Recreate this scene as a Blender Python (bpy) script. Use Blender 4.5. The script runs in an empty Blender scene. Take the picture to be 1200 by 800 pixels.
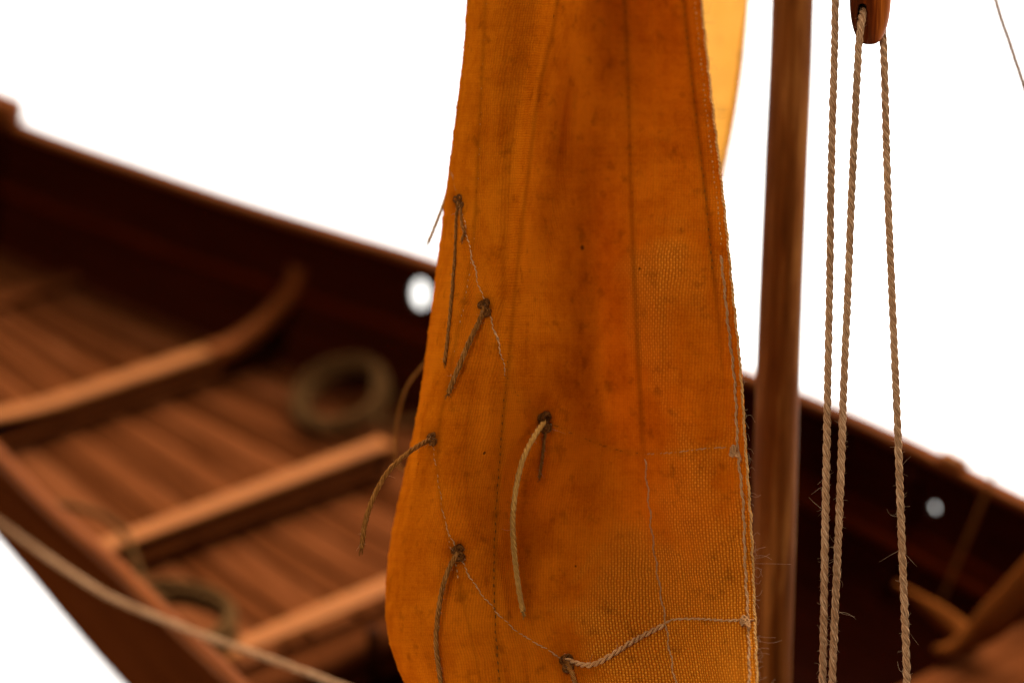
import bpy, bmesh, math, random
from mathutils import Vector, Matrix
random.seed(7)
SC = bpy.context.scene
COL = SC.collection
R = math.radians

# ------------------------------------------------------------------ camera
PITCH = R(25.0)
LENS = 90.0
FPX = LENS / 36.0 * 1200.0          # focal length in photo pixels
FOCUS = 0.350
cam = bpy.data.cameras.new('camera'); camo = bpy.data.objects.new('camera', cam); COL.objects.link(camo)
camo.location = (0, 0, 0); camo.rotation_euler = (math.pi / 2 - PITCH, 0, 0)
cam.lens = LENS; cam.sensor_width = 36.0; cam.sensor_fit = 'HORIZONTAL'
cam.clip_start = 0.01; cam.clip_end = 60
cam.dof.use_dof = True; cam.dof.focus_distance = FOCUS; cam.dof.aperture_fstop = 13.0; cam.dof.aperture_blades = 0
SC.camera = camo

# ------------------------------------------------------------------ world, lamps, exposure
W = bpy.data.worlds.new('World'); SC.world = W; W.use_nodes = True
bg = W.node_tree.nodes['Background']; bg.inputs[0].default_value = (1.0, 0.97, 0.93, 1); bg.inputs[1].default_value = 0.16

def area(name, loc, target, size, power, col=(1, 1, 1)):
    l = bpy.data.lights.new(name, 'AREA'); l.shape = 'SQUARE'; l.size = size; l.energy = power; l.color = col
    o = bpy.data.objects.new(name, l); COL.objects.link(o); o.location = loc
    o.rotation_euler = (Vector(target) - Vector(loc)).to_track_quat('-Z', 'Y').to_euler(); return o
area('key_softbox', (0.90, 1.20, 0.86), (0.0, 0.45, -0.25), 0.7, 42, (1, 0.96, 0.9))
area('table_softbox', (0.0, 2.6, 2.4), (0.0, 1.9, -0.37), 2.2, 210, (1, 0.99, 0.97))
area('front_softbox', (-0.48, -0.34, 0.80), (0.02, 0.36, -0.14), 0.45, 7.0, (1, 0.93, 0.82))
SC.view_settings.view_transform = 'Standard'; SC.view_settings.look = 'None'
SC.view_settings.exposure = 0.0; SC.view_settings.gamma = 1.0
SC.render.engine = 'CYCLES'
SC.cycles.max_bounces = 8
SC.cycles.sample_clamp_indirect = 4.0

# ------------------------------------------------------------------ helpers
def ray(px, py):
    X = (px - 600) / FPX; Y = -(py - 400) / FPX
    return Vector((X, math.cos(PITCH) + Y * math.sin(PITCH), -math.sin(PITCH) + Y * math.cos(PITCH)))
def P(px, py, d): return ray(px, py) * d                 # point at a depth from the camera
def PZ(px, py, z):
    r = ray(px, py); return r * (z / r.z)                # point at a height
def lerp(a, b, t): return a + (b - a) * t
def sst(a, b, x):
    t = max(0.0, min(1.0, (x - a) / (b - a))); return t * t * (3 - 2 * t)
def interp(tab, x):
    """monotone piecewise cubic through sorted (x, y) pairs"""
    if x <= tab[0][0]:
        (x0, y0), (x1, y1) = tab[0], tab[1]; return y0 + (y1 - y0) / (x1 - x0) * (x - x0)
    if x >= tab[-1][0]:
        (x0, y0), (x1, y1) = tab[-2], tab[-1]; return y1 + (y1 - y0) / (x1 - x0) * (x - x1)
    for i in range(len(tab) - 1):
        if x <= tab[i + 1][0]: break
    def slope(k):
        if k == 0: return (tab[1][1] - tab[0][1]) / (tab[1][0] - tab[0][0])
        if k == len(tab) - 1: return (tab[-1][1] - tab[-2][1]) / (tab[-1][0] - tab[-2][0])
        return (tab[k + 1][1] - tab[k - 1][1]) / (tab[k + 1][0] - tab[k - 1][0])
    x0, y0 = tab[i]; x1, y1 = tab[i + 1]; h = x1 - x0; t = (x - x0) / h
    m0, m1 = slope(i) * h, slope(i + 1) * h
    return ((2*t**3 - 3*t**2 + 1) * y0 + (t**3 - 2*t**2 + t) * m0 + (-2*t**3 + 3*t**2) * y1 + (t**3 - t**2) * m1)
def smooth_path(pts, n):
    """Catmull-Rom resample of 3-D points by arc length"""
    pts = [Vector(p) for p in pts]
    if len(pts) == 2: pts = [pts[0], pts[0].lerp(pts[1], .5), pts[1]]
    q = [pts[0] * 2 - pts[1]] + pts + [pts[-1] * 2 - pts[-2]]
    fine = []
    for i in range(1, len(q) - 2):
        for k in range(24):
            t = k / 24; a, b, c, d = q[i-1], q[i], q[i+1], q[i+2]
            fine.append(0.5 * ((2*b) + (c - a) * t + (2*a - 5*b + 4*c - d) * t*t + (3*b - a - 3*c + d) * t**3))
    fine.append(q[-2])
    L = [0]
    for i in range(1, len(fine)): L.append(L[-1] + (fine[i] - fine[i-1]).length)
    out = []; j = 0
    for k in range(n):
        s = L[-1] * k / (n - 1)
        while j < len(L) - 2 and L[j+1] < s: j += 1
        t = (s - L[j]) / max(1e-12, L[j+1] - L[j]); out.append(fine[j].lerp(fine[j+1], min(1, t)))
    return out, L[-1]

class MB:
    """collects surfaces; guv = (along the grain, across it, tone) in metres per vertex"""
    def __init__(s): s.v = []; s.f = []; s.g = []; s.m = []
    def add(s, verts, faces, guv, mi=0):
        o = len(s.v); s.v += [tuple(x) for x in verts]; s.g += guv
        s.f += [tuple(o + i for i in f) for f in faces]; s.m += [mi] * len(faces)
    def build(s, name, mats, parent=None, smooth=True):
        me = bpy.data.meshes.new(name); me.from_pydata(s.v, [], s.f); me.update()
        a = me.attributes.new('guv', 'FLOAT_VECTOR', 'POINT'); a.data.foreach_set('vector', [c for g in s.g for c in g])
        if not isinstance(mats, (list, tuple)): mats = [mats]
        for m in mats: me.materials.append(m)
        me.polygons.foreach_set('material_index', s.m)
        me.polygons.foreach_set('use_smooth', [smooth] * len(s.f))
        o = bpy.data.objects.new(name, me); COL.objects.link(o)
        if parent: o.parent = parent
        return o
    def grid(s, rows, guvrows, closed=False, mi=0):
        nr, nc = len(rows), len(rows[0]); fs = []
        for i in range(nr - 1):
            for j in range(nc if closed else nc - 1):
                k = (j + 1) % nc
                fs.append((i*nc + j, i*nc + k, (i+1)*nc + k, (i+1)*nc + j))
        s.add([p for r in rows for p in r], fs, [g for r in guvrows for g in r], mi)
    def tube(s, pts, rad, sides=8, mi=0, tone=0.5, caps=True, u0=0.0):
        n = len(pts)
        rf = rad if callable(rad) else (lambda t: rad)
        rows, gs = [], []
        up = None; L = u0
        for i, p in enumerate(pts):
            t = (pts[min(i+1, n-1)] - pts[max(i-1, 0)]).normalized()
            if up is None:
                up = t.orthogonal().normalized()
            up = (up - t * up.dot(t)).normalized(); sd = t.cross(up)
            if i: L += (pts[i] - pts[i-1]).length
            r = rf(i / max(1, n - 1))
            rows.append([p + (up * math.cos(2*math.pi*k/sides) + sd * math.sin(2*math.pi*k/sides)) * r for k in range(sides)])
            gs.append([(L, k / sides, tone) for k in range(sides)])
        o = len(s.v)
        s.grid(rows, gs, True, mi)
        if caps:
            s.f.append(tuple(o + k for k in reversed(range(sides)))); s.m.append(mi)
            s.f.append(tuple(o + (n-1)*sides + k for k in range(sides))); s.m.append(mi)
    def sweep(s, pts, ups, w, h, bev=0.0006, tone=0.5, rnd=2):
        """a rounded timber: centre line pts, up vectors, width w, height h (numbers or functions of t)"""
        n = len(pts); rows, gs = [], []; L = 0
        for i, p in enumerate(pts):
            t = (pts[min(i+1, n-1)] - pts[max(i-1, 0)]).normalized()
            up = Vector(ups[i] if isinstance(ups, list) else ups); up = (up - t * up.dot(t)).normalized(); sd = t.cross(up)
            if i: L += (pts[i] - pts[i-1]).length
            ww = (w(i/(n-1)) if callable(w) else w) / 2; hh = (h(i/(n-1)) if callable(h) else h) / 2
            b = min(bev, ww * .95, hh * .95)
            prof = []
            for cx, cy, a0 in ((ww-b, hh-b, 0), (-ww+b, hh-b, 90), (-ww+b, -hh+b, 180), (ww-b, -hh+b, 270)):
                for k in range(rnd + 1):
                    a = R(a0 + 90 * k / rnd); prof.append((cx + b*math.cos(a), cy + b*math.sin(a)))
            rows.append([p + sd * x + up * y for x, y in prof])
            gs.append([(L, x + y * .7, tone) for x, y in prof])
        o = len(s.v); m = len(rows[0])
        s.grid(rows, gs, True)
        s.f.append(tuple(o + k for k in reversed(range(m)))); s.m.append(0)
        s.f.append(tuple(o + (n-1)*m + k for k in range(m))); s.m.append(0)
    def rope(s, pts, rad, pitch, strands=3, sides=7, fuzz=0, longf=0, per=16, tone=0.5, jit=0.06, hair_mi=1, wob=0.0, thick=0.515):
        """laid rope: helical strands round a path, with loose fibres"""
        L0 = sum((Vector(pts[i+1]) - Vector(pts[i])).length for i in range(len(pts)-1))
        n = max(12, int(L0 / pitch * per))
        path, L = smooth_path(pts, n)
        up = None; fr = []
        for i, p in enumerate(path):
            t = (path[min(i+1, n-1)] - path[max(i-1, 0)]).normalized()
            if up is None: up = t.orthogonal().normalized()
            up = (up - t * up.dot(t)).normalized(); fr.append((t, up.copy(), t.cross(up)))
        rs = rad * (thick if strands == 3 else 0.52); ro = rad - rs
        ph0 = random.random() * 6.28
        wphase = [random.random() * 6.28 for _ in range(4)]
        for k in range(strands):
            line = []; ph = ph0 + 2*math.pi*k/strands
            for i, p in enumerate(path):
                l = L * i / (n-1)
                a = ph - 2*math.pi * l / pitch + .35 * math.sin(l / pitch * 1.7 + wphase[0]) + .2 * math.sin(l/pitch*4.1 + wphase[1])
                t, u, sd = fr[i]
                rr = ro * (1 + jit * math.sin(l/pitch*3.3 + k*2 + wphase[2]))
                ww = wob * rad * math.sin(l/pitch*1.1 + wphase[3])
                line.append(p + u * (math.cos(a) * rr + ww) + sd * math.sin(a) * rr)
            kk = [random.uniform(-1, 1) for _ in range(n // 3 + 3)]
            rf = lambda t, kk=kk: rs * (1 + jit * lerp(kk[int(t*(len(kk)-2))], kk[int(t*(len(kk)-2))+1], (t*(len(kk)-2)) % 1))
            s.tube(line, rf, sides, 0, tone + random.uniform(-.2, .2))
        def fibre(i, ln, curl, r):
            t, u, sd = fr[i]; a = random.uniform(0, 6.28)
            d = u * math.cos(a) + sd * math.sin(a)
            p = path[i] + d * rad * .8; v = (d + t * random.uniform(-1.6, 1.6)).normalized()
            c = Vector((random.gauss(0, 1), random.gauss(0, 1), random.gauss(0, 1))).normalized() * curl
            q = [p.copy()]; st = ln / 7
            for _ in range(7):
                v = (v + c + Vector((random.gauss(0, .12), random.gauss(0, .12), random.gauss(0, .12)))).normalized(); p = p + v * st; q.append(p.copy())
            s.tube(q, lambda t: r * (1 - .5 * t), 4, hair_mi, random.random(), False)
        for _ in range(fuzz): fibre(random.randrange(n), random.uniform(.5, 1.5) * rad, .2, .000014)
        for _ in range(longf): fibre(random.randrange(n), random.uniform(2.2, 6.5) * rad, random.uniform(.35, 1.1), .000017)

def tag(o, label, cat, group=None, kind=None):
    o['label'] = label; o['category'] = cat
    if group: o['group'] = group
    if kind: o['kind'] = kind
    return o
def empty(name, loc=(0, 0, 0)):
    o = bpy.data.objects.new(name, None); COL.objects.link(o); o.empty_display_size = .01
    return o

# ------------------------------------------------------------------ materials
class NT:
    def __init__(s, name):
        s.m = bpy.data.materials.new(name); s.m.use_nodes = True; s.t = s.m.node_tree; s.n = s.t.nodes
        s.b = s.n['Principled BSDF']; s.out = s.n['Material Output']
    def node(s, t, **kw):
        x = s.n.new(t)
        for k, v in kw.items(): setattr(x, k, v)
        return x
    def link(s, a, b): s.t.links.new(a, b)
    def val(s, x, inp):
        if isinstance(x, (int, float, tuple)): inp.default_value = x
        else: s.link(x, inp)
    def math(s, op, a, b=0.0, c=None):
        x = s.node('ShaderNodeMath', operation=op); s.val(a, x.inputs[0]); s.val(b, x.inputs[1])
        if c is not None: s.val(c, x.inputs[2])
        return x.outputs[0]
    def mix(s, f, a, b, mode='MIX'):
        x = s.node('ShaderNodeMix', data_type='RGBA', blend_type=mode); s.val(f, x.inputs[0])
        for v, i in ((a, 6), (b, 7)):
            if isinstance(v, tuple): x.inputs[i].default_value = (*v, 1)
            else: s.link(v, x.inputs[i])
        return x.outputs[2]
    def ramp(s, fac, stops):
        x = s.node('ShaderNodeValToRGB'); s.link(fac, x.inputs[0]); e = x.color_ramp.elements
        while len(e) < len(stops): e.new(0.5)
        for k, (p, c) in enumerate(stops):
            e[k].position = p; e[k].color = (*c, 1) if isinstance(c, tuple) else (c, c, c, 1)
        return x.outputs[0]
    def noise(s, vec, scale, detail=3, rough=.55, dist=0.0):
        x = s.node('ShaderNodeTexNoise'); s.link(vec, x.inputs['Vector'])
        x.inputs['Scale'].default_value = scale; x.inputs['Detail'].default_value = detail
        x.inputs['Roughness'].default_value = rough; x.inputs['Distortion'].default_value = dist; return x.outputs['Fac']
    def guv(s, sx=1, sy=1, sz=1):
        a = s.node('ShaderNodeAttribute', attribute_name='guv'); s.att = a
        x = s.node('ShaderNodeVectorMath', operation='MULTIPLY'); s.link(a.outputs['Vector'], x.inputs[0]); x.inputs[1].default_value = (sx, sy, sz)
        return x.outputs[0]
    def sep(s, vec):
        x = s.node('ShaderNodeSeparateXYZ'); s.link(vec, x.inputs[0]); return x.outputs
    def bump(s, h, strength, dist):
        x = s.node('ShaderNodeBump'); s.link(h, x.inputs['Height']); x.inputs['Strength'].default_value = strength
        x.inputs['Distance'].default_value = dist; s.link(x.outputs[0], s.b.inputs['Normal']); return x.outputs[0]

def wood(name, dark, mid, light, rough=.45, coat=.15, tonegain=.5):
    t = NT(name); g = t.guv(55, 900, 7)
    n1 = t.noise(g, 1.0, 5, .6, .6); g2 = t.guv(18, 160, 3); n2 = t.noise(g2, 1.0, 3, .5, 1.2)
    pores = t.noise(t.guv(160, 5200, 13), 1.0, 2, .5)
    f = t.math('ADD', t.math('MULTIPLY', n1, .6), t.math('MULTIPLY', n2, .4))
    tone = t.sep(t.att.outputs['Vector'])[2]
    f = t.math('ADD', f, t.math('MULTIPLY', t.math('SUBTRACT', tone, .5), tonegain))
    c = t.ramp(f, [(.28, dark), (.5, mid), (.74, light)])
    c = t.mix(t.math('MULTIPLY', t.math('GREATER_THAN', pores, .62), .35), c, tuple(x * .45 for x in dark))
    t.link(c, t.b.inputs['Base Color'])
    t.val(t.math('ADD', rough, t.math('MULTIPLY', t.math('SUBTRACT', n2, .5), .25)), t.b.inputs['Roughness'])
    t.b.inputs['Specular IOR Level'].default_value = coat; t.b.inputs['Specular Tint'].default_value = (1, .5, .15, 1)
    t.bump(t.math('ADD', n1, t.math('MULTIPLY', pores, .6)), .25, .0002)
    return t.m

M = {}
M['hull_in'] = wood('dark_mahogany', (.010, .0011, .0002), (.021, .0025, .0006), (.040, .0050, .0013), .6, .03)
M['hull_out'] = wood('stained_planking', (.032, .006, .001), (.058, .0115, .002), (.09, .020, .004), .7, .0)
M['stringer'] = wood('red_stringer', (.035, .0035, .0006), (.06, .007, .0012), (.09, .012, .002), .7, .0)
M['floor'] = wood('floor_mahogany', (.050, .0115, .0024), (.100, .0250, .0060), (.150, .042, .0120), .7, .0, .7)
M['rail'] = wood('varnished_rail', (.08, .018, .003), (.15, .036, .007), (.24, .066, .014), .6, .03)
M['beam'] = wood('varnished_beam', (.15, .043, .009), (.26, .080, .018), (.37, .130, .034), .55, .04)
M['mast'] = wood('mast_wood', (.045, .008, .0008), (.16, .042, .006), (.42, .155, .030), .62, .06)
M['block'] = wood('block_wood', (.03, .0035, .0004), (.13, .018, .0014), (.48, .11, .010), .42, .12)
M['knee'] = wood('knee_wood', (.07, .016, .0025), (.15, .038, .006), (.24, .070, .013), .65, .0)

def rope_mat(name, a, b, c, yarn=5):
    t = NT(name); g = t.guv(1, 1, 1); s = t.sep(g)
    ph = t.math('ADD', t.math('MULTIPLY', s[1], yarn), t.math('MULTIPLY', s[0], 900))
    y = t.math('ABSOLUTE', t.math('SINE', t.math('MULTIPLY', ph, math.pi)))
    n1 = t.noise(t.guv(1500, 9, 5), 1.0, 4, .65, .4); n2 = t.noise(t.guv(260, 2, 9), 1.0, 3)
    f = t.math('ADD', t.math('MULTIPLY', n1, .55), t.math('ADD', t.math('MULTIPLY', n2, .35), t.math('MULTIPLY', y, .14)))
    t.link(t.ramp(f, [(.3, a), (.5, b), (.72, c)]), t.b.inputs['Base Color'])
    t.b.inputs['Roughness'].default_value = .9; t.b.inputs['Specular IOR Level'].default_value = 0.0
    t.bump(t.math('ADD', t.math('MULTIPLY', y, .8), n1), .8, .00012)
    return t.m
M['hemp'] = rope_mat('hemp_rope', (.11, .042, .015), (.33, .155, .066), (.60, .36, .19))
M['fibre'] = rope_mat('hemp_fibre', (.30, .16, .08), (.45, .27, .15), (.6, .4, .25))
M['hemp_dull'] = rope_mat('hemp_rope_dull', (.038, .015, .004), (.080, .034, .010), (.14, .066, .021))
M['tie'] = rope_mat('brown_cord', (.07, .019, .003), (.18, .058, .009), (.38, .15, .034))
M['knot'] = rope_mat('knot_cord', (.035, .009, .002), (.09, .026, .005), (.22, .08, .018))
M['tie_pale'] = rope_mat('pale_cord', (.22, .085, .013), (.36, .155, .03), (.48, .24, .06))
M['thread'] = rope_mat('linen_thread', (.27, .095, .024), (.45, .195, .065), (.66, .36, .16))
M['edge'] = rope_mat('selvedge', (.36, .12, .02), (.55, .24, .06), (.75, .42, .16))
M['thread_dark'] = rope_mat('dark_thread', (.06, .015, .003), (.12, .035, .006), (.2, .07, .012))

def canvas(name, lo, mid, hi, worn, trans, freq=2280.0, weave=1.0):
    """tanned sailcloth: plain weave, dye mottling, dirt specks; translucent"""
    t = NT(name); a = t.node('ShaderNodeAttribute', attribute_name='guv'); s = t.sep(a.outputs['Vector'])
    fl = t.node('ShaderNodeVectorMath', operation='MULTIPLY'); t.link(a.outputs['Vector'], fl.inputs[0]); fl.inputs[1].default_value = (1, 1, 0); vec = fl.outputs[0]
    dn = t.node('ShaderNodeTexNoise'); t.link(vec, dn.inputs['Vector']); dn.inputs['Scale'].default_value = 260; dn.inputs['Detail'].default_value = 2
    ds = t.sep(dn.outputs['Color'])
    fine = t.node('ShaderNodeTexNoise'); t.link(vec, fine.inputs['Vector']); fine.inputs['Scale'].default_value = 1500; fine.inputs['Detail'].default_value = 1
    fs = t.sep(fine.outputs['Color'])
    x = t.math('ADD', t.math('MULTIPLY', s[0], freq), t.math('ADD', t.math('MULTIPLY', ds[0], 1.5), t.math('MULTIPLY', fs[0], .35)))
    y = t.math('ADD', t.math('MULTIPLY', s[1], freq * 1.08), t.math('ADD', t.math('MULTIPLY', ds[1], 1.5), t.math('MULTIPLY', fs[1], .35)))
    sx = t.math('SINE', t.math('MULTIPLY', x, math.pi)); sy = t.math('SINE', t.math('MULTIPLY', y, math.pi))
    ab = t.math('MULTIPLY', sx, sy)
    h = t.math('MULTIPLY', t.math('POWER', t.math('ABSOLUTE', sx), .6), t.math('ADD', .45, t.math('MULTIPLY', t.math('POWER', t.math('ABSOLUTE', sy), .6), .55)))
    warp = t.math('GREATER_THAN', ab, 0.0)
    # slubs: threads of uneven thickness, both ways
    tx = t.node('ShaderNodeTexNoise', noise_dimensions='2D')
    cx = t.node('ShaderNodeCombineXYZ'); t.link(t.math('MULTIPLY', s[0], 1500), cx.inputs[0]); t.link(t.math('MULTIPLY', s[1], 60), cx.inputs[1])
    t.link(cx.outputs[0], tx.inputs['Vector']); tx.inputs['Scale'].default_value = 1.0; tx.inputs['Detail'].default_value = 2
    ty = t.node('ShaderNodeTexNoise', noise_dimensions='2D')
    cy = t.node('ShaderNodeCombineXYZ'); t.link(t.math('MULTIPLY', s[1], 1600), cy.inputs[1]); t.link(t.math('MULTIPLY', s[0], 60), cy.inputs[0])
    t.link(cy.outputs[0], ty.inputs['Vector']); ty.inputs['Scale'].default_value = 1.0; ty.inputs['Detail'].default_value = 2
    slub = t.math('ADD', tx.outputs['Fac'], ty.outputs['Fac'])
    big = t.noise(vec, 38, 4, .6, .8); med = t.noise(vec, 170, 4, .65, .3); small = t.noise(vec, 900, 3, .6)
    grain = t.noise(vec, 2600, 2, .7)
    f = t.math('ADD', t.math('MULTIPLY', big, .42), t.math('ADD', t.math('MULTIPLY', med, .36), t.math('ADD', t.math('MULTIPLY', small, .12), t.math('MULTIPLY', grain, .24))))
    c = t.ramp(f, [(.36, lo), (.5, mid), (.64, hi)])
    # rubbed threads show pale; painted brightness low on the right uses the same mask
    wn = t.noise(vec, 52, 3, .6, 1.0)
    wear_and_light = t.ramp(t.math('ADD', wn, t.math('MULTIPLY', s[2], .38)), [(.55, 0.0), (.78, 1.0)])
    up = t.math('MULTIPLY', wear_and_light, t.math('MULTIPLY', h, t.math('ADD', .45, t.math('MULTIPLY', warp, .55))))
    c = t.mix(t.math('MULTIPLY', up, .85), c, worn)
    gap = t.math('MULTIPLY', t.math('SUBTRACT', 1.0, h), t.math('ADD', .42, t.math('MULTIPLY', wear_and_light, .45)))
    c = t.mix(t.math('MULTIPLY', gap, weave), c, tuple(v * 1.15 for v in lo))
    c = t.mix(t.math('MULTIPLY', t.ramp(slub, [(.8, 0.0), (1.25, 1.0)]), .11), c, tuple(min(1, v * 1.25) for v in hi))
    # dirt specks and small stains
    vo = t.node('ShaderNodeTexVoronoi', feature='F1'); t.link(vec, vo.inputs['Vector']); vo.inputs['Scale'].default_value = 190; vo.inputs['Randomness'].default_value = 1.0
    rnd = t.sep(vo.outputs['Color'])
    sp = t.math('MULTIPLY', t.math('LESS_THAN', vo.outputs['Distance'], t.math('MULTIPLY', rnd[1], .085)), t.math('GREATER_THAN', rnd[0], .6))
    c = t.mix(t.math('MULTIPLY', sp, .8), c, (.05, .012, .002))
    st = t.ramp(t.noise(vec, 320, 3, .6), [(.58, 0.0), (.70, 1.0)])
    c = t.mix(t.math('MULTIPLY', st, .35), c, tuple(v * .45 for v in lo))
    dirt = t.node('ShaderNodeAttribute', attribute_name='dirt')
    c = t.mix(t.math('MULTIPLY', dirt.outputs['Fac'], t.math('ADD', .35, t.math('MULTIPLY', med, .7))), c, tuple(v * .3 for v in lo))
    t.link(c, t.b.inputs['Base Color']); t.b.inputs['Roughness'].default_value = .95; t.b.inputs['Specular IOR Level'].default_value = 0.0
    hh = t.math('ADD', t.math('MULTIPLY', h, t.math('ADD', .45, t.math('MULTIPLY', wear_and_light, .9))), t.math('MULTIPLY', slub, .22))
    nb = t.bump(hh, .8 * weave, .00018)
    tr = t.node('ShaderNodeBsdfTranslucent'); t.link(c, tr.inputs['Color']); t.link(nb, tr.inputs['Normal'])
    mx = t.node('ShaderNodeMixShader'); mx.inputs[0].default_value = trans
    t.link(t.b.outputs[0], mx.inputs[1]); t.link(tr.outputs[0], mx.inputs[2]); t.link(mx.outputs[0], t.out.inputs['Surface'])
    return t.m
M['canvas'] = canvas('tanned_canvas', (.25, .037, .0006), (.46, .093, .0012), (.62, .156, .0035), (.96, .37, .028), .42)
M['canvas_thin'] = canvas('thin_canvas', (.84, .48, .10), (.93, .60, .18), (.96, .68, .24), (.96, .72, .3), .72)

pm = NT('white_paper'); pm.b.inputs['Base Color'].default_value = (.86, .86, .85, 1); pm.b.inputs['Roughness'].default_value = .9
gm = pm.node('ShaderNodeTexCoord'); pn = pm.noise(gm.outputs['Object'], 300, 3); pm.bump(pn, .03, .0005)
pm.b.inputs['Specular IOR Level'].default_value = .2
M['paper'] = pm.m

# ------------------------------------------------------------------ setting: a white paper sweep
TABLE = -0.3435
b = MB(); prof = [(-1.2, 0)] + [(2.6 * k / 12, 0) for k in range(13)] + [(2.6 + 1.2 * math.sin(R(a)), 1.2 - 1.2 * math.cos(R(a))) for a in range(6, 91, 6)] + [(3.8, 3.2)]
b.grid([[Vector((x, y, TABLE + z)) for y, z in prof] for x in (-3, -1, 1, 3)], [[(x, y, .5) for y, z in prof] for x in (-3, -1, 1, 3)])
o = b.build('backdrop', M['paper']); o['kind'] = 'structure'

# ------------------------------------------------------------------ the boat
AX = R(50.0)
BA = Vector((-math.cos(AX), math.sin(AX), 0)); BN = Vector((math.sin(AX), math.cos(AX), 0)); B0 = Vector((.04, .36, 0))
def B(s, w, z): return B0 + BA * s + BN * w + Vector((0, 0, z))
FAR = [(-.36, .030), (-.30, .058), (-.2, .092), (-.1, .109), (0, .1125), (.033, .1115), (.066, .1115), (.095, .108), (.14, .0975), (.19, .0805), (.21, .0715), (.231, .0615), (.265, .0465), (.295, .0335), (.34, .020), (.385, .012), (.40, .0105)]
NEAR = [(-.36, .022), (-.30, -.008), (-.2, -.036), (-.1, -.051), (0, -.0555), (.05, -.0540), (.086, -.0512), (.103, -.0500), (.123, -.0485), (.147, -.0480), (.168, -.0465), (.21, -.0425), (.26, -.0345), (.31, -.0225), (.36, -.005), (.385, .005), (.40, .0085)]
S0, S1 = -.36, .40
def zg(s): return -.25 + .3 * max(s, 0) ** 2 + .22 * max(0, -s) ** 2
def depth(s): return .066 - .014 * sst(.08, .2, s) - .06 * max(0, s - .2) ** 1.5 - .008 * sst(.3, .4, s)
EX, EXN = .80, .54
def section(s, ph, off=0.0):
    """hull skin at station s; ph 0 = far gunwale, pi = near gunwale"""
    f, n = interp(FAR, s), interp(NEAR, s); c = (f + n) / 2; hb = max(.0008, (f - n) / 2 - off); H = depth(s) - off
    co, si = math.cos(ph), abs(math.sin(ph))
    return B(s, c + hb * math.copysign(abs(co) ** (EX if co > 0 else EXN), co), zg(s) - H * si ** .95)
def wall_w(s, drop, far=True, off=.0025):
    """inner hull offset w at a given drop below the gunwale"""
    f, n = interp(FAR, s), interp(NEAR, s); c = (f + n) / 2; hb = max(.0008, (f - n) / 2 - off); H = depth(s) - off
    si = min(1, (drop / H)) ** (1 / .95); co = math.sqrt(max(0, 1 - si * si)) ** (EX if far else EXN)
    return c + hb * co * (1 if far else -1)

boat = empty('model_boat'); boat.location = (0, 0, 0)
tag(boat, 'dark varnished wooden model boat with plank floor and bare mast', 'model boat')

NS, NP = 150, 64
def skin(off): return [[section(lerp(S0, S1, i / NS), math.pi * (.5 - .5 * math.cos(math.pi * k / NP)), off) for k in range(NP + 1)] for i in range(NS + 1)]
def tone_of(k): return .5 + .22 * math.sin(int(k * .22) * 12.9)
guv_rows = [[(lerp(S0, S1, i / NS), k * .003, tone_of(k)) for k in range(NP + 1)] for i in range(NS + 1)]
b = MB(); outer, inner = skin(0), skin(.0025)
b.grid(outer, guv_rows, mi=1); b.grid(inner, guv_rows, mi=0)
n1 = (NS + 1) * (NP + 1)
def vid(l, i, k): return l * n1 + i * (NP + 1) + k
for i in range(NS):
    for k in (0, NP):
        q = (vid(0, i, k), vid(0, i+1, k), vid(1, i+1, k), vid(1, i, k)); b.f.append(q if k == 0 else q[::-1]); b.m.append(1)
for k in range(NP):
    for i in (0, NS):
        q = (vid(0, i, k), vid(1, i, k), vid(1, i, k+1), vid(0, i, k+1)); b.f.append(q if i == 0 else q[::-1]); b.m.append(1)
hull = b.build('hull', [M['hull_in'], M['hull_out']], boat)
bm = bmesh.new(); bm.from_mesh(hull.data); bmesh.ops.recalc_face_normals(bm, faces=bm.faces); bm.to_mesh(hull.data); bm.free()
# scupper holes right through the far side
def wall_hit(px, py, off=.0025):
    d = .42
    while d < .9:
        q = P(px, py, d); r = q - B0; ss, w = r.dot(BA), r.dot(BN); dr = zg(ss) - q.z
        if dr > 0 and w >= wall_w(ss, dr, True, off): break
        d += .0005
    return d
def bore(px, py, rx, rz):
    c = P(px, py, wall_hit(px, py, .00125))
    me = bpy.data.meshes.new('bore'); bb = bmesh.new()
    bmesh.ops.create_cone(bb, cap_ends=True, segments=28, radius1=1, radius2=1, depth=.03)
    dirv = (BN * .8 + ray(px, py).normalized()).normalized(); xa = BA; ya = dirv.cross(xa).normalized()
    for v in bb.verts: v.co = c + xa * (v.co.x * rx) + ya * (v.co.y * rz) + dirv * v.co.z
    bmesh.ops.recalc_face_normals(bb, faces=bb.faces); bb.to_mesh(me); bb.free(); me.materials.append(M['hull_in'])
    cut = bpy.data.objects.new('bore', me); COL.objects.link(cut)
    md = hull.modifiers.new('bore', 'BOOLEAN'); md.object = cut; md.operation = 'DIFFERENCE'; md.solver = 'FAST'
    dg = bpy.context.evaluated_depsgraph_get(); new = bpy.data.meshes.new_from_object(hull.evaluated_get(dg))
    hull.modifiers.clear(); hull.data = new; bpy.data.objects.remove(cut)
bore(494, 344, .0027, .0034)
bore(1097, 594, .0010, .0010)

# gunwale cap rails
def edge_pts(far, s0, s1, n, dz=0.0, inset=.001):
    out = []
    for i in range(n):
        s = lerp(s0, s1, i / (n - 1)); w = interp(FAR if far else NEAR, s); out.append(B(s, w - inset if far else w + inset, zg(s) + dz))
    return out
for far in (True, False):
    b = MB(); b.sweep(edge_pts(far, S0 + .002, S1 - .002, 120, .0008), Vector((0, 0, 1)), .0040 if far else .0029, .0024, .0009)
    b.build('gunwale_rail', M['rail'], boat)
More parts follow.
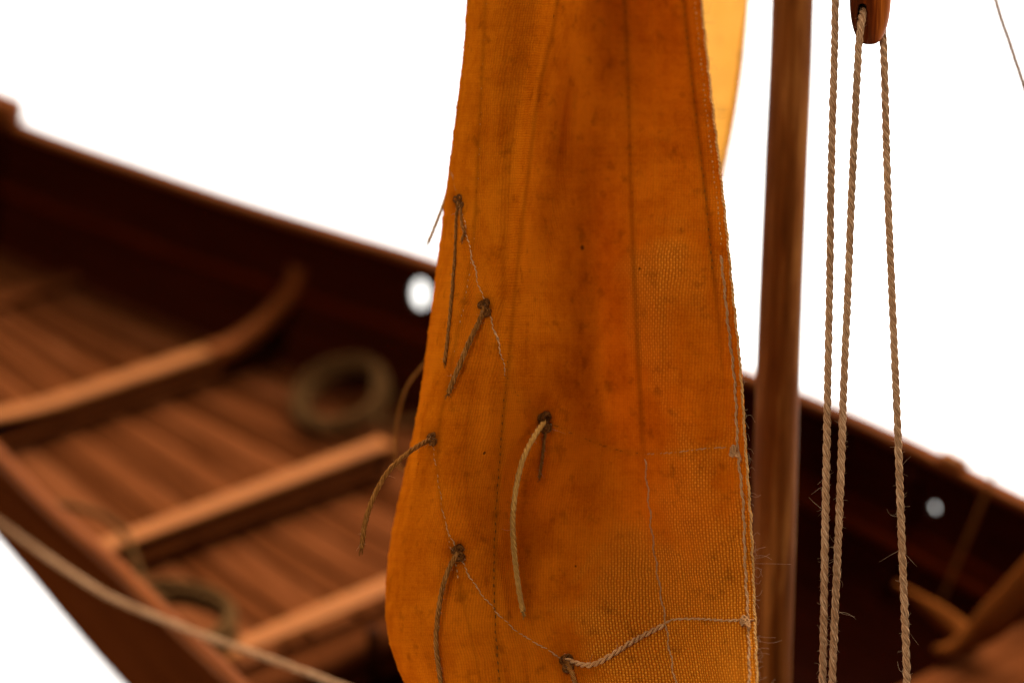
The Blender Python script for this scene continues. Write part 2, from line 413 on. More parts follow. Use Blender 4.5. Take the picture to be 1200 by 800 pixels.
# inner stringers low on both sides
for far in (True, False):
    for drop, hgt, wd in ((.0165, .0026, .0020),):
        pts = []
        for i in range(90):
            s = lerp(S0 + .05, S1 - .06, i / 89); w = wall_w(s, drop, far); pts.append(B(s, w - (.0005 if far else -.0005), zg(s) - drop))
        b = MB(); b.sweep(pts, Vector((0, 0, 1)), wd, hgt, .0005); so = b.build('stringer', M['stringer'], boat)
# floor timbers / frames against the sides
def zf(s): return -.282 + .30 * max(0, s) ** 2
def frame(s, wd=.004, d0=.003, d1=.03, far=True, mat='hull_in'):
    pts = []; ups = []
    for i in range(14):
        dr = lerp(d0, d1, i / 13); pts.append(B(s, wall_w(s, dr, far) - (.0006 if far else -.0006), zg(s) - dr)); ups.append(-BN if far else BN)
    b = MB(); b.sweep(pts, ups, wd, .003, .0006); b.build('frame_rib', M[mat], boat)
for s in (-.2, -.13, -.06, .06, .125, .30):
    frame(s); frame(s, far=False)

# floor boards, one sheet of separate planks
FL0, FL1 = .122, .372
cuts = [0.0]
while cuts[-1] < 1: cuts.append(cuts[-1] + (.088 if len(cuts) % 2 else .058) * random.uniform(.9, 1.1))
cuts[-1] = 1.0
b = MB(); NPL = len(cuts) - 1
for k in range(NPL):
    rowsT, gT = [], []
    tone = .5 + random.uniform(-.12, .12) + (.08 if k % 2 == 0 else -.22)
    for i in range(41):
        s = lerp(FL0, FL1, i / 40); z = zf(s); dr = zg(s) - z
        wn, wf = wall_w(s, dr, False) , wall_w(s, dr, True)
        g = .0003
        a0 = lerp(wn, wf, cuts[k]) + g; a1 = lerp(wn, wf, cuts[k + 1]) - g
        if a1 < a0 + .0004: a1 = a0 + .0004
        prof = [(a0, z - .0022), (a0, z - .0004), (a0 + .0003, z), (a1 - .0003, z), (a1, z - .0004), (a1, z - .0022)]
        rowsT.append([B(s, w, zz) for w, zz in prof]); gT.append([(s + k * .7, w + k * .1, tone) for w, zz in prof])
    o0 = len(b.v); b.grid(rowsT, gT, True)
    b.f.append(tuple(o0 + q for q in range(6))); b.m.append(0); b.f.append(tuple(o0 + 40*6 + q for q in reversed(range(6)))); b.m.append(0)
b.build('floor_planks', M['floor'], boat, False)
# ledge below the planks
# cross beams
def beam_line(s, w0, w1, z, n=24, curl0=0, curl1=0, curl_len=.02, ds=0.0):
    out = []
    for i in range(n):
        t = i / (n - 1); w = lerp(w0, w1, t); zz = z
        d1 = (w1 - w)
        if curl1 and d1 < curl_len: zz += curl1 * (1 - d1 / curl_len) ** 1.8
        d0 = w - w0
        if curl0 and d0 < curl_len: zz += curl0 * (1 - d0 / curl_len) ** 1.8
        out.append(B(s + ds * t, w, zz))
    return out
UP = Vector((0, 0, 1))
# first thwart (nearest the bow of those in view): far end sweeps up the side
def thwart(s, lift, w0, w1, top_w, top_h, riser_h, curl=0, riser_in=.002, mat='beam', ds=0.0, curl_len=.024, curl0=0):
    t = empty('thwart'); t.parent = boat
    z = zf(s) + lift
    b = MB(); b.sweep(beam_line(s, w0, w1, z - top_h / 2, curl0=curl0, curl1=curl, curl_len=curl_len, ds=ds), UP, top_w, top_h, .0009); b.build('seat_board', M[mat], t)
    if riser_h:
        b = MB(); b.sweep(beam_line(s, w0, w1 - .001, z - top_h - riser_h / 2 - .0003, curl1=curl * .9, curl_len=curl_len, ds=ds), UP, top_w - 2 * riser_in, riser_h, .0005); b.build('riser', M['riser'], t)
        b = MB(); b.sweep(beam_line(s - (top_w / 2 - riser_in) - .0004, w0, w1 - .004, z - top_h - riser_h * .52, ds=ds), UP, .0014, .0013, .0004); b.build('batten', M['rail'], t)
    return t
M['riser'] = wood('shaded_mahogany', (.009, .0018, .0004), (.020, .0042, .0009), (.036, .008, .002), .6, .04)  # shade on the beam fronts put into a darker wood colour
s1 = .219; t1 = thwart(s1, .0085, wall_w(s1, .022, False), .043, .0055, .0016, .0072, curl0=.005, curl_len=.032, riser_in=.0008)
z1 = zf(s1) + .0085; w1_ = wall_w(s1, .010)
kp1, _ = smooth_path([B(s1, .037, z1 - .0018), B(s1, .045, z1 - .0012), B(s1, .054, z1 + .0022), B(s1, .062, z1 + .008), B(s1, w1_, z1 + .0135)], 24)
b = MB(); b.sweep(kp1, UP, lambda t: lerp(.0056, .0040, t), lambda t: lerp(.0044, .0036, t), .0012, rnd=3); b.build('knee', M['rail'], t1)
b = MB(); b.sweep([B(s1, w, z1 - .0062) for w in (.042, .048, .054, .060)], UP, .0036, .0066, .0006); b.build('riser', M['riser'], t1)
s2 = .164; thwart(s2, .0085, wall_w(s2, .024, False) + .004, .048, .0055, .0013, .0072, riser_in=.0008)
s3 = .1195
t3 = thwart(s3, .0075, wall_w(s3, .022, False) + .002, wall_w(s3, .024), .0060, .0013, 0)
b = MB(); b.sweep(beam_line(s3 - .003, wall_w(s3, .026, False) + .001, wall_w(s3, .026), zf(s3) - .0022), UP, .009, .0085, .0038, rnd=6); b.build('lower_beam', M['floor'], t3)
b = MB(); b.sweep(beam_line(s3 - .0035, wall_w(s3, .032, False) + .001, wall_w(s3, .032), zf(s3) - .0085), UP, .006, .0036, .0008); b.build('bottom_batten', M['hull_out'], t3)
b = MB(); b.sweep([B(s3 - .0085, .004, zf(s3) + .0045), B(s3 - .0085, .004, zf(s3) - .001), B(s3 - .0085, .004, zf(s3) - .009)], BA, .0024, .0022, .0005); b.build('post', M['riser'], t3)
# low cross strip on the floor near the bow
s0_ = .274
b = MB(); b.sweep(beam_line(s0_, wall_w(s0_, .026, False), wall_w(s0_, .026), zf(s0_) + .0010), UP, .0060, .0020, .0006); b.build('cross_strip', M['floor'], boat)

# midship thwart at the right, its riser along the side and a grown knee on top
sm = .006; zt = -.268
mt = empty('thwart'); mt.parent = boat
b = MB(); b.sweep(beam_line(sm, wall_w(sm, .018, False), wall_w(sm, .018), zt, 24), UP, .030, .0034, .0008); b.build('seat_board', M['floor'], mt)
kn = []; kd = zg(sm) - zt
for q in ((1096, 764, .0040), (1120, 758, .0045), (1150, 738, .008), (1178, 712, .014), (1205, 682, .020), (1232, 652, .0255), (1262, 612, .031)):
    kn.append(PZ(q[0], q[1], zt + q[2]))
pk, _ = smooth_path(kn, 24)
b = MB(); b.sweep(pk, Vector((-.3, -.5, .8)), lambda t: lerp(.0025, .0070, sst(0, .4, t)), lambda t: lerp(.0022, .0062, sst(0, .35, t)), .0028, rnd=5); b.build('knee', M['knee'], mt)
ka = [PZ(1050, 684, zt + .012), PZ(1085, 708, zt + .0085), PZ(1118, 734, zt + .005), PZ(1142, 752, zt + .004)]
b = MB(); b.sweep(smooth_path(ka, 18)[0], Vector((-.3, -.5, .8)), lambda t: lerp(.0014, .0044, sst(0, .7, t)), lambda t: lerp(.0016, .0040, sst(0, .7, t)), .0014, rnd=4); b.build('knee', M['knee'], mt)
rp = []
for i in range(60):
    s = lerp(-.16, .105, i / 59); dr = .0195; rp.append(B(s, wall_w(s, dr) - .0016, zg(s) - dr))
b = MB(); b.sweep(rp, UP, .0036, .0030, .0008); b.build('riser_rail', M['stringer'], boat)

# bits on the gunwale
def on_rail(s, far=True, dz=0.0): return B(s, (interp(FAR, s) - .001) if far else (interp(NEAR, s) + .001), zg(s) + .002 + dz)
b = MB(); b.sweep([on_rail(s, True, .0022) for s in (.2945, .301, .308, .315, .322)], UP, .006, .0064, .0012, rnd=3); b.build('timberhead', M['rail'], boat)
b = MB(); b.sweep([on_rail(s, True, .0006) for s in (.0485, .0505, .0525, .0545)], UP, .0030, .0022, .0008, rnd=3); b.build('cleat', M['beam'], boat)
# keel and stem posts
kp = [B(lerp(S0 + .01, S1 - .004, i / 60), (interp(FAR, lerp(S0 + .01, S1 - .004, i / 60)) + interp(NEAR, lerp(S0 + .01, S1 - .004, i / 60))) / 2, zg(lerp(S0 + .01, S1 - .004, i / 60)) - depth(lerp(S0 + .01, S1 - .004, i / 60)) - .012) for i in range(61)]
b = MB(); b.sweep(kp, UP, .006, .030, .001); b.build('keel', M['hull_out'], boat)
for s in (S0, S1):
    wc = (interp(FAR, s) + interp(NEAR, s)) / 2
    b = MB(); b.sweep([B(s, wc, zg(s) + .010), B(s, wc, zg(s) - .02), B(s, wc, zg(s) - depth(s) - .009)], BA, .007, .006, .001); b.build('stem_post', M['hull_out'], boat)

# mast: tapering, a little out of true
mp = [P(937, -420, .414), P(929, 0, .410), P(921, 200, .408), P(913, 400, .406), P(907, 600, .405), P(901, 800, .404)]
d = (mp[-1] - mp[-2]).normalized(); foot = mp[-1] + d * ((-.312 - mp[-1].z) / d.z)
pm_, Lm = smooth_path(mp + [foot], 60)
b = MB(); b.tube([p for p in pm_], lambda t: lerp(.0034, .0036, t), 28)
# grain runs along the spar
b.g = [(u, v * .02, .5) for u, v, k in b.g]
b.build('mast', M['mast'], boat)

# ------------------------------------------------------------------ the sail
LE = [(-420, 575), (-200, 562), (0, 548), (60, 544), (150, 533), (205, 526), (280, 517), (400, 502), (460, 494), (500, 487), (560, 474), (620, 461), (665, 455), (700, 453), (730, 454), (760, 460), (790, 471), (830, 489), (880, 506), (930, 516)]
RE = [(-420, 775), (-200, 800), (0, 822), (120, 835), (230, 848), (330, 858), (430, 868), (520, 874), (620, 881), (720, 885), (800, 888), (930, 892)]
SEAMS = {  # photo-pixel lines of the seams between the cloths
 'hem': [(574, -300), (570, 0), (566, 90), (563, 150), (560, 220), (556, 280), (545, 350), (530, 430), (514, 520), (520, 600), (538, 680)],
 'a': [(668, -300), (652, 0), (630, 110), (618, 200), (606, 300), (597, 400), (588, 500), (580, 620), (580, 720), (586, 800), (592, 900)],
 'b': [(720, -300), (732, 0), (737, 120), (741, 250), (748, 400), (755, 535), (766, 640), (780, 730), (792, 800), (806, 900)],
}
KNOTS = [(538, 236), (570, 357), (638, 492), (507, 515), (537, 646), (664, 776)]
def side(tab, px, py):
    """signed pixel distance from a seam at this height"""
    pts = [(y, x) for x, y in tab]
    return px - interp(pts, py)
PROF = [(0, .370), (.04, .3585), (.10, .3525), (.18, .3500), (.28, .3518), (.42, .3600), (.55, .3640), (.68, .3612), (.80, .3560), (.90, .3525), (1.0, .3500)]
def depth_sail(px, py, u):
    u = max(0.0, min(1.0, u))
    d = interp(PROF, u)
    # belly eases towards the foot; upper right leans away
    d = lerp(d, .3520 + (d - .352) * .55, sst(600, 860, py))
    d += .030 * sst(.15, 1.0, u) * sst(480, -120, py)
    d += .0016 * math.sin(px * .020 + py * .006) * sst(.1, .4, u) + .0009 * math.sin(px * .043 - py * .011 + 1)
    d += .0011 * math.sin(px * .012 + py * .019 + 2) * sst(200, 600, py)
    d -= .019 * sst(600, 930, py) * sst(.25, .6, u)
    # diagonal drag from the reef knots
    for kx, ky in KNOTS:
        q = math.hypot((px - kx) / 1.0, (py - ky) / 1.5)
        d += .0016 * math.exp(-(q / 22) ** 2)
        d -= .0005 * math.exp(-((px - kx - (py - ky) * -.35) / 9) ** 2) * math.exp(-((py - ky - 50) / 55) ** 2)
    # fold along the first seam and the lapped cloths
    d += .0062 * math.exp(-((side(SEAMS['a'], px, py) - 16) / 24) ** 2) * sst(520, 240, py) * sst(-40, 160, py)
    d -= .0028 * math.exp(-((side(SEAMS['a'], px, py) + 14) / 14) ** 2) * sst(640, 300, py)
    d += .0011 * math.exp(-((side(SEAMS['hem'], px, py) - 9) / 9) ** 2) * sst(60, 200, py) * sst(470, 330, py)
    d += .0018 * math.exp(-((px - 690 - (py - 300) * .10) / 30) ** 2) * sst(120, 330, py) * sst(620, 420, py)
    for nm, st in (('hem', .00028), ('a', .00028), ('b', .00028)):
        sd = side(SEAMS[nm], px, py); d -= st * sst(-3.5, 3.5, sd) * (1 - sst(26, 34, sd))
    sd = (interp(RE, py) - px); d -= .00035 * (1 - sst(15, 21, sd))
    return d
def u_of(px, py):
    a, c = interp(LE, py), interp(RE, py); return (px - a) / (c - a)
def SP(px, py, off=0.0):
    """point on the sail under a photo pixel, off metres in front of the cloth"""
    return P(px, py, depth_sail(px, py, u_of(px, py)) - off)

NU, NV, NB = 330, 430, 26
VT, VB = -300, 905
rows, gs, dirt = [], [], []
for j in range(NV + 1):
    py = lerp(VT, VB, j / NV); a, c = interp(LE, py), interp(RE, py)
    k = .12 + .88 * sst(330, 560, py)
    row = []
    for i in range(NB, 0, -1):      # the cloth turning away behind its left edge
        t = i / NB; px = a + (10 + 58 * k) * (t ** 1.8)
        row.append(P(px, py, depth_sail(a, py, 0) + (.004 + .030 * k) * t ** .75 + .002 * k * math.sin(py * .03) * t))
    for i in range(NU + 1):
        u = (i / NU); u = lerp(u, u * u * (3 - 2 * u), .0)
        wav = .5 * math.sin(py * .19) + .4 * math.sin(py * .43 + 1) + .35 * math.sin(py * 1.07 + 2)   # the cut edge is never quite straight
        px = lerp(a + wav * .9 * (1 - u) ** 8, c + wav * .8 * u ** 8, u); row.append(P(px, py, depth_sail(px, py, u)))
    rows.append(row)
# true lengths over the cloth give the weave its coordinates
vlen = 0.0; mid = NB + int(NU * .62)
for j, row in enumerate(rows):
    if j: vlen += (row[mid] - rows[j-1][mid]).length
    L = 0.0; acc = [0.0]
    for i in range(1, len(row)):
        L += (row[i] - row[i-1]).length; acc.append(L)
    c0 = acc[mid]; py = lerp(VT, VB, j / NV); a, c = interp(LE, py), interp(RE, py)
    g = []; dd = []
    for i in range(len(row)):
        u = max(0, (i - NB) / NU); px = lerp(a, c, u)
        wear_and_light = .8 * sst(540, 740, py) * sst(.38, .75, u) + .42 * math.exp(-((px - 790) / 40) ** 2 - ((py - 320) / 70) ** 2) + .12 * sst(.5, .75, u) + .25 * sst(.9, 1, u) * sst(300, 600, py) - .45 * sst(.62, .3, u) + .18 * sst(.3, 0, u) * sst(300, 0, py) - .3 * sst(260, 60, py)  # rubbed cloth, plus brightness of the upturned lower right put into the colour
        ku = sst(.72, .60, u)
        shear = .10 * (u - .62) * sst(.70, .5, u) * vlen * .6
        g.append((acc[i] - c0 + shear, vlen + .18 * (acc[i] - c0) * ku * 0 , wear_and_light))
        q = 0.0
        for nm, st, wd in (('a', .42, 2.6), ('b', .38, 3.4), ('hem', .35, 2.4)):
            q += st * math.exp(-(side(SEAMS[nm], px, py) / wd) ** 2) * (1 if nm != 'b' else sst(560, 480, py))
        q += .5 * math.exp(-(((c - px) - 20) / 3.5) ** 2) * sst(560, 300, py)
        for kx, ky in KNOTS:
            q += .7 * math.exp(-(math.hypot(px - kx, (py - ky) * .8) / 9) ** 2)
        dd.append(min(1, q))
    gs.append(g); dirt += dd
sail = empty('sail'); tag(sail, 'large orange brown canvas sail with reef ties, in front of the mast', 'sail')
b = MB(); b.grid(rows, gs)
cloth = b.build('sail_cloth', M['canvas'], sail)
at = cloth.data.attributes.new('dirt', 'FLOAT', 'POINT'); at.data.foreach_set('value', dirt)
sm_ = cloth.modifiers.new('thick', 'SOLIDIFY'); sm_.thickness = .00035; sm_.offset = 0

def on_sail(pts, off=.0001, n=None):
    out = []
    for i in range(len(pts) - 1):
        (x0, y0), (x1, y1) = pts[i], pts[i+1]; m = max(2, int(math.hypot(x1-x0, y1-y0) / 5))
        for k in range(m): out.append(SP(lerp(x0, x1, k/m), lerp(y0, y1, k/m), off))
    out.append(SP(*pts[-1], off)); return out
def curve2(pts, n):
    q, _ = smooth_path([Vector((x, y, 0)) for x, y in pts], n); return [(p.x, p.y) for p in q]
def stitches(name, line, mat, step=9, ln=6, rad=.00010, off=.00015, wander=.8, lab=None):
    """running stitches: short bits of thread dipping in and out of the cloth"""
    b = MB(); L = sum(math.hypot(line[i+1][0]-line[i][0], line[i+1][1]-line[i][1]) for i in range(len(line)-1)); n = int(L / step)
    q = curve2(line, n * 6 + 1)
    for k in range(n):
        m = max(2, int(6 * ln / step)) + 1; seg = q[k*6:k*6 + m]
        jx = random.uniform(-wander, wander); jl = random.uniform(-.5, 1)
        pts = []
        for i, (x, y) in enumerate(seg):
            t = i / (len(seg) - 1); pts.append(SP(x + jx + jl * (t - .5), y, off * (4*t*(1-t)) * 1.6 - .00006))
        if len(pts) >= 3: b.tube(pts, rad * random.uniform(.8, 1.2), 6, 0, random.random())
    o = b.build(name, M[mat], sail)
    if lab: o['label'] = lab
    return o
stitches('seam_stitching', SEAMS['hem'], 'thread', 7, 5, .00009)
stitches('seam_stitching', [(p[0] - 17 + 6 * sst(0, 250, p[1]), p[1]) for p in SEAMS['hem'][:6]], 'thread', 6, 4.2, .00008)
stitches('seam_stitching', SEAMS['a'], 'thread_dark', 9, 6.5, .00010)
stitches('seam_stitching', SEAMS['b'][:6], 'thread_dark', 11, 6, .00008)
def cord_part(name, pts2, rad, pitch, mat, off, strands=2, fuzz=20, longf=0, wav=0.0, mat2='fibre', lab=None):
    line = curve2(pts2, max(20, int(sum(math.hypot(pts2[i+1][0]-pts2[i][0], pts2[i+1][1]-pts2[i][1]) for i in range(len(pts2)-1)) / 4)))
    pts = [SP(x + wav * math.sin(i * .9), y, off + .00004 * math.sin(i * 1.3)) for i, (x, y) in enumerate(line)]
    b = MB(); b.rope(pts, rad, pitch, strands, 7, fuzz, longf)
    o = b.build(name, [M[mat], M[mat2]], sail)
    if lab: o['label'] = lab
    return o
# thread along the right edge, the lower part of the seam, and the reef lines
cord_part('edge_stitching', [(interp(RE, y) - lerp(15, 9, sst(120, 420, y)) + .7 * math.sin(y * .045), y) for y in range(300, 900, 26)], .00023, .0022, 'thread', .00024, 2, 60, 4, .6)
cord_part('seam_stitching', [(756, 538), (760, 580), (765, 630), (772, 680), (779, 722), (783, 750), (790, 790), (800, 850)], .00017, .0020, 'thread', .00022, 2, 25, 0, 1.0)
cord_part('reef_line', [(662, 772), (690, 779), (715, 768), (745, 749), (778, 732)], .00040, .0022, 'thread', .00036, 2, 50, 3)
cord_part('reef_line', [(776, 733), (788, 726), (820, 725), (850, 727), (872, 726), (884, 727)], .00022, .0020, 'thread', .00016, 2, 30, 2, .6)
cord_part('reef_line', [(507, 517), (514, 560), (522, 610), (537, 648), (560, 690), (600, 735), (640, 760), (664, 775)], .00015, .0017, 'thread', .00012, 2, 30, 0, .8)
cord_part('reef_line', [(528, 200), (535, 220), (541, 240), (551, 290), (562, 335), (570, 357), (582, 395), (592, 440)], .00019, .0017, 'thread', .00016, 2, 30, 0, .9)
cord_part('reef_line', [(592, 440), (612, 470), (638, 491), (680, 512), (720, 526), (756, 532)], .00012, .0018, 'thread_dark', .00008, 2, 10, 0, .7)
cord_part('reef_line', [(756, 532), (790, 530), (830, 525), (862, 524)], .00014, .0018, 'thread', .00010, 2, 12, 0, .7)
stitches('edge_stitching', [(interp(RE, y) - 21, y) for y in range(-280, 330, 30)], 'thread_dark', 9, 6.5, .00010)
stitches('edge_stitching', [(interp(RE, y) - 8, y) for y in range(-280, 320, 30)], 'edge', 6, 4.8, .00010)
# little knots of thread where the reef lines reach the edge
def thread_knot(px, py, off=.0005, r=6):
    b = MB(); pts = []
    for i in range(40):
        a = i * .55; rr = r * (.55 + .45 * math.sin(i * 1.7)); pts.append(SP(px + rr * math.cos(a), py + rr * 1.3 * math.sin(a * 1.1), off + .0003 * math.sin(i * .8)))
    b.rope(pts, .00020, .0016, 2, 6, 16, 4); b.build('thread_knot', [M['thread'], M['fibre']], sail)
thread_knot(861, 530, r=7); thread_knot(873, 728, r=6)
# the hand-sewn raw edge on the right
b = MB()
b.rope([P(interp(RE, y) - .6 + .5 * math.sin(y * .21) + .35 * math.sin(y * .53), y, depth_sail(interp(RE, y), y, 1) - .00012) for y in range(-290, 905, 7)], .00021, .0015, 2, 6, 160, 10, 12, .5, .22)
for k in range(150):
    y = random.uniform(-100, 830); x = interp(RE, y); ln = random.expovariate(1/5.0) + 2
    q, _ = smooth_path([P(x, y, depth_sail(x, y, 1)), P(x + ln * .6, y + random.gauss(0, 2), depth_sail(x, y, 1) - .0002), P(x + ln, y + random.gauss(0, 5), depth_sail(x, y, 1))], 7)
    b.tube(q, .000013, 4, 1, .5, False)
b.build('edge_cord', [M['edge'], M['fibre']], sail)

# reef ties: a cord hanging from a knot on the cloth
def reef_tie(pts, rad, mat, knot=True, pitch=.0030, label=None, kr=6.5, fray=6, depths=None, kmat='knot'):
    """pts: (px, py, metres in front of the cloth)"""
    if depths: line = [P(p[0], p[1], d) for p, d in zip(pts, depths)]
    else: line = [SP(x, y, o) for x, y, o in pts]
    rad *= .75
    b = MB(); b.rope(line, rad, pitch, 3, 8, 40, 2, 16, .5, .10, thick=.62)
    end, prev = line[-1], line[-2]; dv = (end - prev).normalized()
    for k in range(fray):
        a = Vector((random.gauss(0, 1), random.gauss(0, 1), random.gauss(0, 1))).normalized() * rad * .7
        q = [end + a * .4 - dv * rad, end + a * .8 + dv * rad * .8, end + a * 1.5 + dv * rad * random.uniform(1.2, 2.2)]
        b.tube(smooth_path(q, 6)[0], rad * .16, 5, 0, random.random())
    o = b.build('reef_tie', [M[mat], M['fibre']], sail)
    if label: o['label'] = label
    if knot:
        kx, ky = pts[0][0], pts[0][1]; kb = MB(); base = SP(kx, ky, rad * 1.0)
        ring = []
        for i in range(64):
            a = i / 63 * math.pi * 5.2
            q_ = .46 + .40 * math.sin(i * .37 + .5); x = kx + kr * q_ * math.cos(a); y = ky + kr * 1.15 * q_ * math.sin(a) + kr * .35 * math.cos(a * .4)
            ring.append(SP(x, y, rad * (1.0 + .9 * math.sin(a * .5 + .6))))
        kb.rope(ring, rad * .95, pitch, 3, 6, 20, 3)
        kb.build('knot', [M[kmat], M['fibre']], o)
    return o
reef_tie([(538, 236, .0006), (535, 258, .0010), (534, 290, .0008), (531, 330, .0009), (527, 375, .0007), (523, 410, .0008), (521, 424, .0010)], .00040, 'tie')
reef_tie([(540, 240, .0006), (541, 262, .0010), (544, 272, .0012), (541, 282, .0013)], .00030, 'tie', False)
reef_tie([(568, 360, .0006), (561, 378, .0012), (551, 398, .0018), (541, 422, .0020), (532, 443, .0018), (526, 460, .0016)], .00052, 'tie', kr=7)
reef_tie([(507, 514, .0006), (492, 521, .0020), (470, 537), (452, 556), (438, 582), (428, 612), (424, 642)], .00050, 'tie', True, depths=[.3560, .3535, .351, .3495, .3485, .348, .348], kr=5)
reef_tie([(638, 494, .0006), (628, 508, .0018), (614, 535, .0030), (605, 570, .0034), (601, 610, .0030), (603, 650, .0026), (608, 690, .0024), (613, 716, .0026)], .00055, 'tie_pale', label='pale tan cord hanging longest on the sail', kr=9)
reef_tie([(640, 496, .0006), (638, 515, .0008), (635, 540, .0008), (632, 560, .0006)], .00034, 'tie', False)
reef_tie([(537, 647, .0006), (529, 660, .0014), (520, 683, .0018), (514, 715, .0016), (511, 750, .0013), (514, 780, .0012), (519, 812, .0012)], .00050, 'tie', kr=7)
reef_tie([(664, 776, .0006), (671, 790, .0012), (676, 812, .0014), (680, 840, .0014), (682, 870, .0014)], .00050, 'tie', kr=8)
reef_tie([(529, 208), (520, 238), (511, 262), (502, 284)], .00044, 'tie_pale', False, depths=[.374, .378, .380, .380])
reef_tie([(508, 415), (494, 430), (476, 455), (466, 490), (463, 520), (466, 545), (484, 552), (505, 540)], .00034, 'tie', False, depths=[.396, .400, .404, .406, .406, .406, .406, .400], fray=0)

# ------------------------------------------------------------------ the smaller sail behind
RJ = [(-420, 915), (-150, 893), (0, 877), (60, 872), (120, 864), (180, 853), (230, 842), (300, 824), (420, 785), (560, 740), (640, 715)]
LJ = [(-420, 610), (0, 650), (300, 676), (560, 700), (640, 706)]
js = empty('sail.001'); tag(js, 'pale yellow backlit sail showing behind the edge of the big orange sail', 'sail')
b = MB(); rws, gg = [], []
for j in range(121):
    py = lerp(-400, 640, j / 120); a, c = interp(LJ, py), interp(RJ, py); r_, g_ = [], []
    for i in range(61):
        u = i / 60; px = lerp(a, c, u); dd = .470 - .012 * math.sin(u * math.pi) + .001 * math.sin(px * .05 + py * .02)
        r_.append(P(px, py, dd)); g_.append(((px - 700) * .000157, py * .000157, .1))
    rws.append(r_); gg.append(g_)
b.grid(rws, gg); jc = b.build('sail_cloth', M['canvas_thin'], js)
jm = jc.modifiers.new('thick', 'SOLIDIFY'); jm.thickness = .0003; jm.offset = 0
b = MB(); b.rope([P(interp(RJ, y), y, .4702) for y in range(-400, 640, 40)], .0005, .004, 3, 6, 0); b.build('bolt_rope', [M['thread'], M['fibre']], js)

# ------------------------------------------------------------------ tackle: pulley block and its ropes
blk = empty('pulley_block'); tag(blk, 'oval brown wooden pulley block hanging at the top edge', 'pulley block')
BD = .350; cB = P(1020, -6, BD); ex = Vector((1, 0, 0)); fwd = ray(1020, -6).normalized(); ez = ex.cross(fwd).normalized()
k_ = BD / FPX
b = MB(); rows_, gg_ = [], []
NL, NA = 200, 220
def seg_d(x, y, x0, y0, x1, y1):
    vx, vy = x1 - x0, y1 - y0; t = max(0, min(1, ((x - x0) * vx + (y - y0) * vy) / (vx * vx + vy * vy))); return math.hypot(x - x0 - vx * t, y - y0 - vy * t)
for i in range(NL + 1):
    a = math.pi * i / NL; zz = math.cos(a); rr = math.sin(a) ** .72
    row, g = [], []
    for j in range(NA):
        q = 2 * math.pi * j / NA; cx, cy = math.cos(q), math.sin(q)
        x = 24.5 * rr * math.copysign(abs(cx) ** .85, cx); y = 16 * rr * math.copysign(abs(cy) ** .8, cy)
        if y < 0:       # the rope hole in the face and the score worn below it
            hx, hy = x, -58 * zz
            y += 24 * (1 - sst(3.2, 5.2, seg_d(hx, hy, -9, 15, -9, 21))) + 6.5 * (1 - sst(3.5, 7.5, seg_d(hx, hy, -8, 24, -9, 62)))
        row.append(cB + ex * (x * k_) + fwd * (y * k_) + ez * (58 * zz * k_)); g.append((zz * 58 * k_, x * k_ + y * k_ * .4, .26 + .58 * sst(-6, 20, x) - .04 * cy))  # side light put into the tone: left darker, right lighter
    rows_.append(row); gg_.append(g)
b.grid(rows_, gg_, True); bo = b.build('block_shell', M['block'], blk)
b = MB(); q = 14
b.tube([cB + fwd * (16.5 * k_) * sgn for sgn in (-.55, .55)], .0009, 16); b.build('sheave_pin', M['thread_dark'], blk)

GR = 'ropes of the tackle'
def hang(label, pts, rad=.00055, fuzz=520, longf=44, pitch=.0043, extra=None):
    b = MB(); b.rope(pts, rad, pitch, 3, 9, fuzz, longf, 22, .5, .07, wob=.05)
    o = b.build('rope', [M['hemp'], M['fibre']]); tag(o, label, 'rope', GR); return o
hang('straight tan rope hanging nearest the mast', [P(981, -330, .350), P(979, 0, .350), P(975, 160, .350), P(971, 400, .350), P(968, 560, .350), P(964, 800, .3505), P(960, 1000, .352), P(955, 1350, .358)])
hang('tan rope coming down out of the front hole of the pulley block', [P(1012, 2, .3535), P(1012, 9, .3512), P(1011, 17, .3486), P(1009, 28, .3474), P(1008, 40, .3470), P(1006, 60, .3472), P(1001, 160, .3485), P(989, 450, .350), P(982, 640, .350), P(975, 800, .3505), P(970, 1000, .352), P(962, 1350, .358)])
hang('tan rope from behind the pulley block, hanging apart at the right', [P(1026, -10, .3535), P(1032, 20, .3530), P(1035, 48, .3515), P(1037, 110, .350), P(1042, 270, .349), P(1049, 430, .3485), P(1054, 560, .3485), P(1059, 690, .349), P(1063, 800, .349), P(1069, 1000, .351), P(1076, 1350, .358)])

# stays
def line_thing(name, label, pts, rad, mat='hemp', pitch=.005, strands=3):
    b = MB(); b.rope(pts, rad, pitch, strands, 6, 20, 0, 12); o = b.build(name, [M[mat], M['fibre']]); tag(o, label, 'rigging line'); return o
line_thing('stay', 'thin brown line slanting across the upper right corner', [P(1120, -170, .398), P(1166, -2, .393), P(1183, 50, .3915), P(1201, 104, .390), P(1250, 250, .387)], .00042, 'tie', .003)
line_thing('stay', 'brown line running down over the dark hull side at the right', [P(1420, -60, .470), P(1300, 232, .485), P(1205, 462, .500), P(1165, 556, .508), P(1134, 630, .514), P(1104, 702, .519)], .00046, 'tie')
line_thing('stay', 'very thin pale thread above the right hand gunwale', [P(905, 325, .60), P(1000, 412, .59), P(1065, 468, .585), P(1185, 560, .58)], .00010, 'thread', .003, 2)

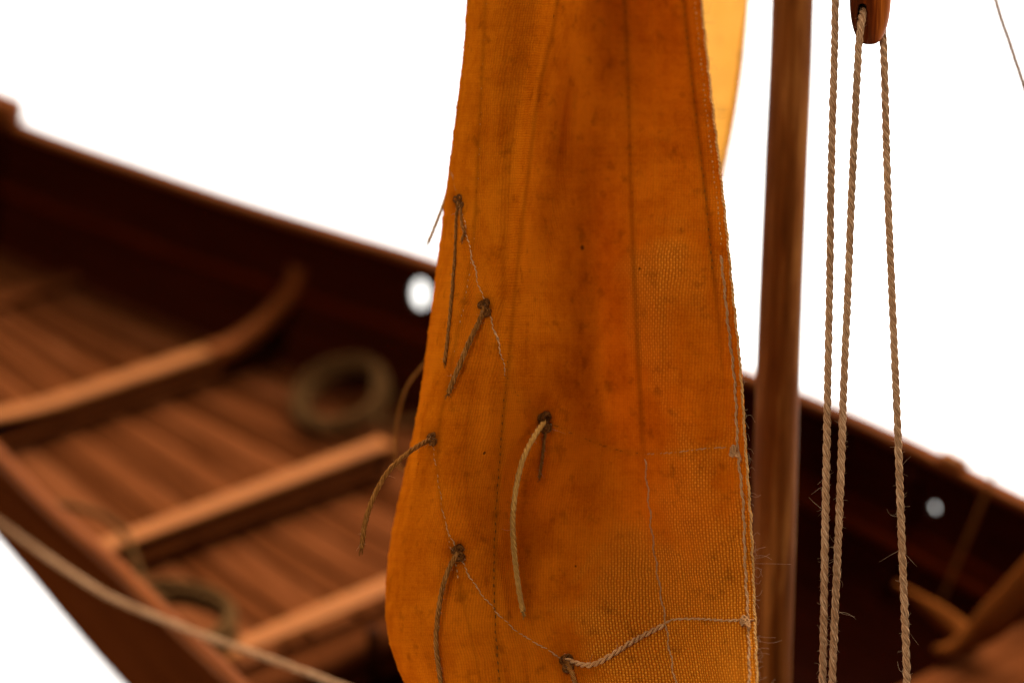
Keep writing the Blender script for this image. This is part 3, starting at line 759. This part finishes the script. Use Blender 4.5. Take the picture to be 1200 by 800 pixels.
# ------------------------------------------------------------------ rope coils and the line on the gunwale
def coil(label, centre, nrm, R0, turns, rad, mat, squash=1.0, tail=None, jitter=.10):
    nrm = nrm.normalized(); u = nrm.orthogonal().normalized(); v = nrm.cross(u); pts = []
    N = 22 * turns
    for i in range(N):
        a = i / 22 * 2 * math.pi; tn = i / N
        layer = math.sin(i / 22 * 2.4) * 1.6 + random.gauss(0, .12)
        rr = R0 * (1 + jitter * .5 * math.sin(i / 22 * 1.9 + 1) + random.gauss(0, .008)) + rad * 1.3 * math.cos(i / 22 * 3.9)
        pts.append(centre + u * math.cos(a) * rr + v * math.sin(a) * rr * squash + nrm * rad * 1.35 * layer)
    if tail: pts += [Vector(t) for t in tail]
    b = MB(); b.rope(pts, rad, rad * 9, 3, 6, 60, 6, 12)
    o = b.build('rope_coil', [M[mat], M['fibre']]); tag(o, label, 'rope coil', 'coiled ropes in the boat'); return o
c1 = P(402, 464, wall_hit(402, 464) - .016)
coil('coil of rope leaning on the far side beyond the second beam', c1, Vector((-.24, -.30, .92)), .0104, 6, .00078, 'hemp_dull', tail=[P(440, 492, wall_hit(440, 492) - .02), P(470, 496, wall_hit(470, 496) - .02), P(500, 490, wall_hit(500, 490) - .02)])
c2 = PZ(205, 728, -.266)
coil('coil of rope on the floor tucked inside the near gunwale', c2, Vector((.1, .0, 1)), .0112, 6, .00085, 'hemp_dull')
b = MB(); b.rope([P(-60, 575, .530), P(0, 612, .512), P(60, 655, .494), P(120, 694, .478), P(170, 717, .468), P(220, 737, .458), P(290, 762, .447), P(345, 782, .440), P(400, 803, .433), P(470, 830, .426)], .00064, .0060, 3, 7, 80, 10, 16)
tag(b.build('rope', [M['hemp'], M['fibre']]), 'slack tan rope lying across the near gunwale at lower left', 'rope')
b = MB(); b.rope([P(20, 590, .525), P(60, 590, .528), P(100, 597, .530), P(132, 612, .530), P(150, 634, .528), P(160, 660, .524), P(172, 690, .518), P(196, 706, .512)], .00080, .0075, 3, 7, 40, 4, 14)
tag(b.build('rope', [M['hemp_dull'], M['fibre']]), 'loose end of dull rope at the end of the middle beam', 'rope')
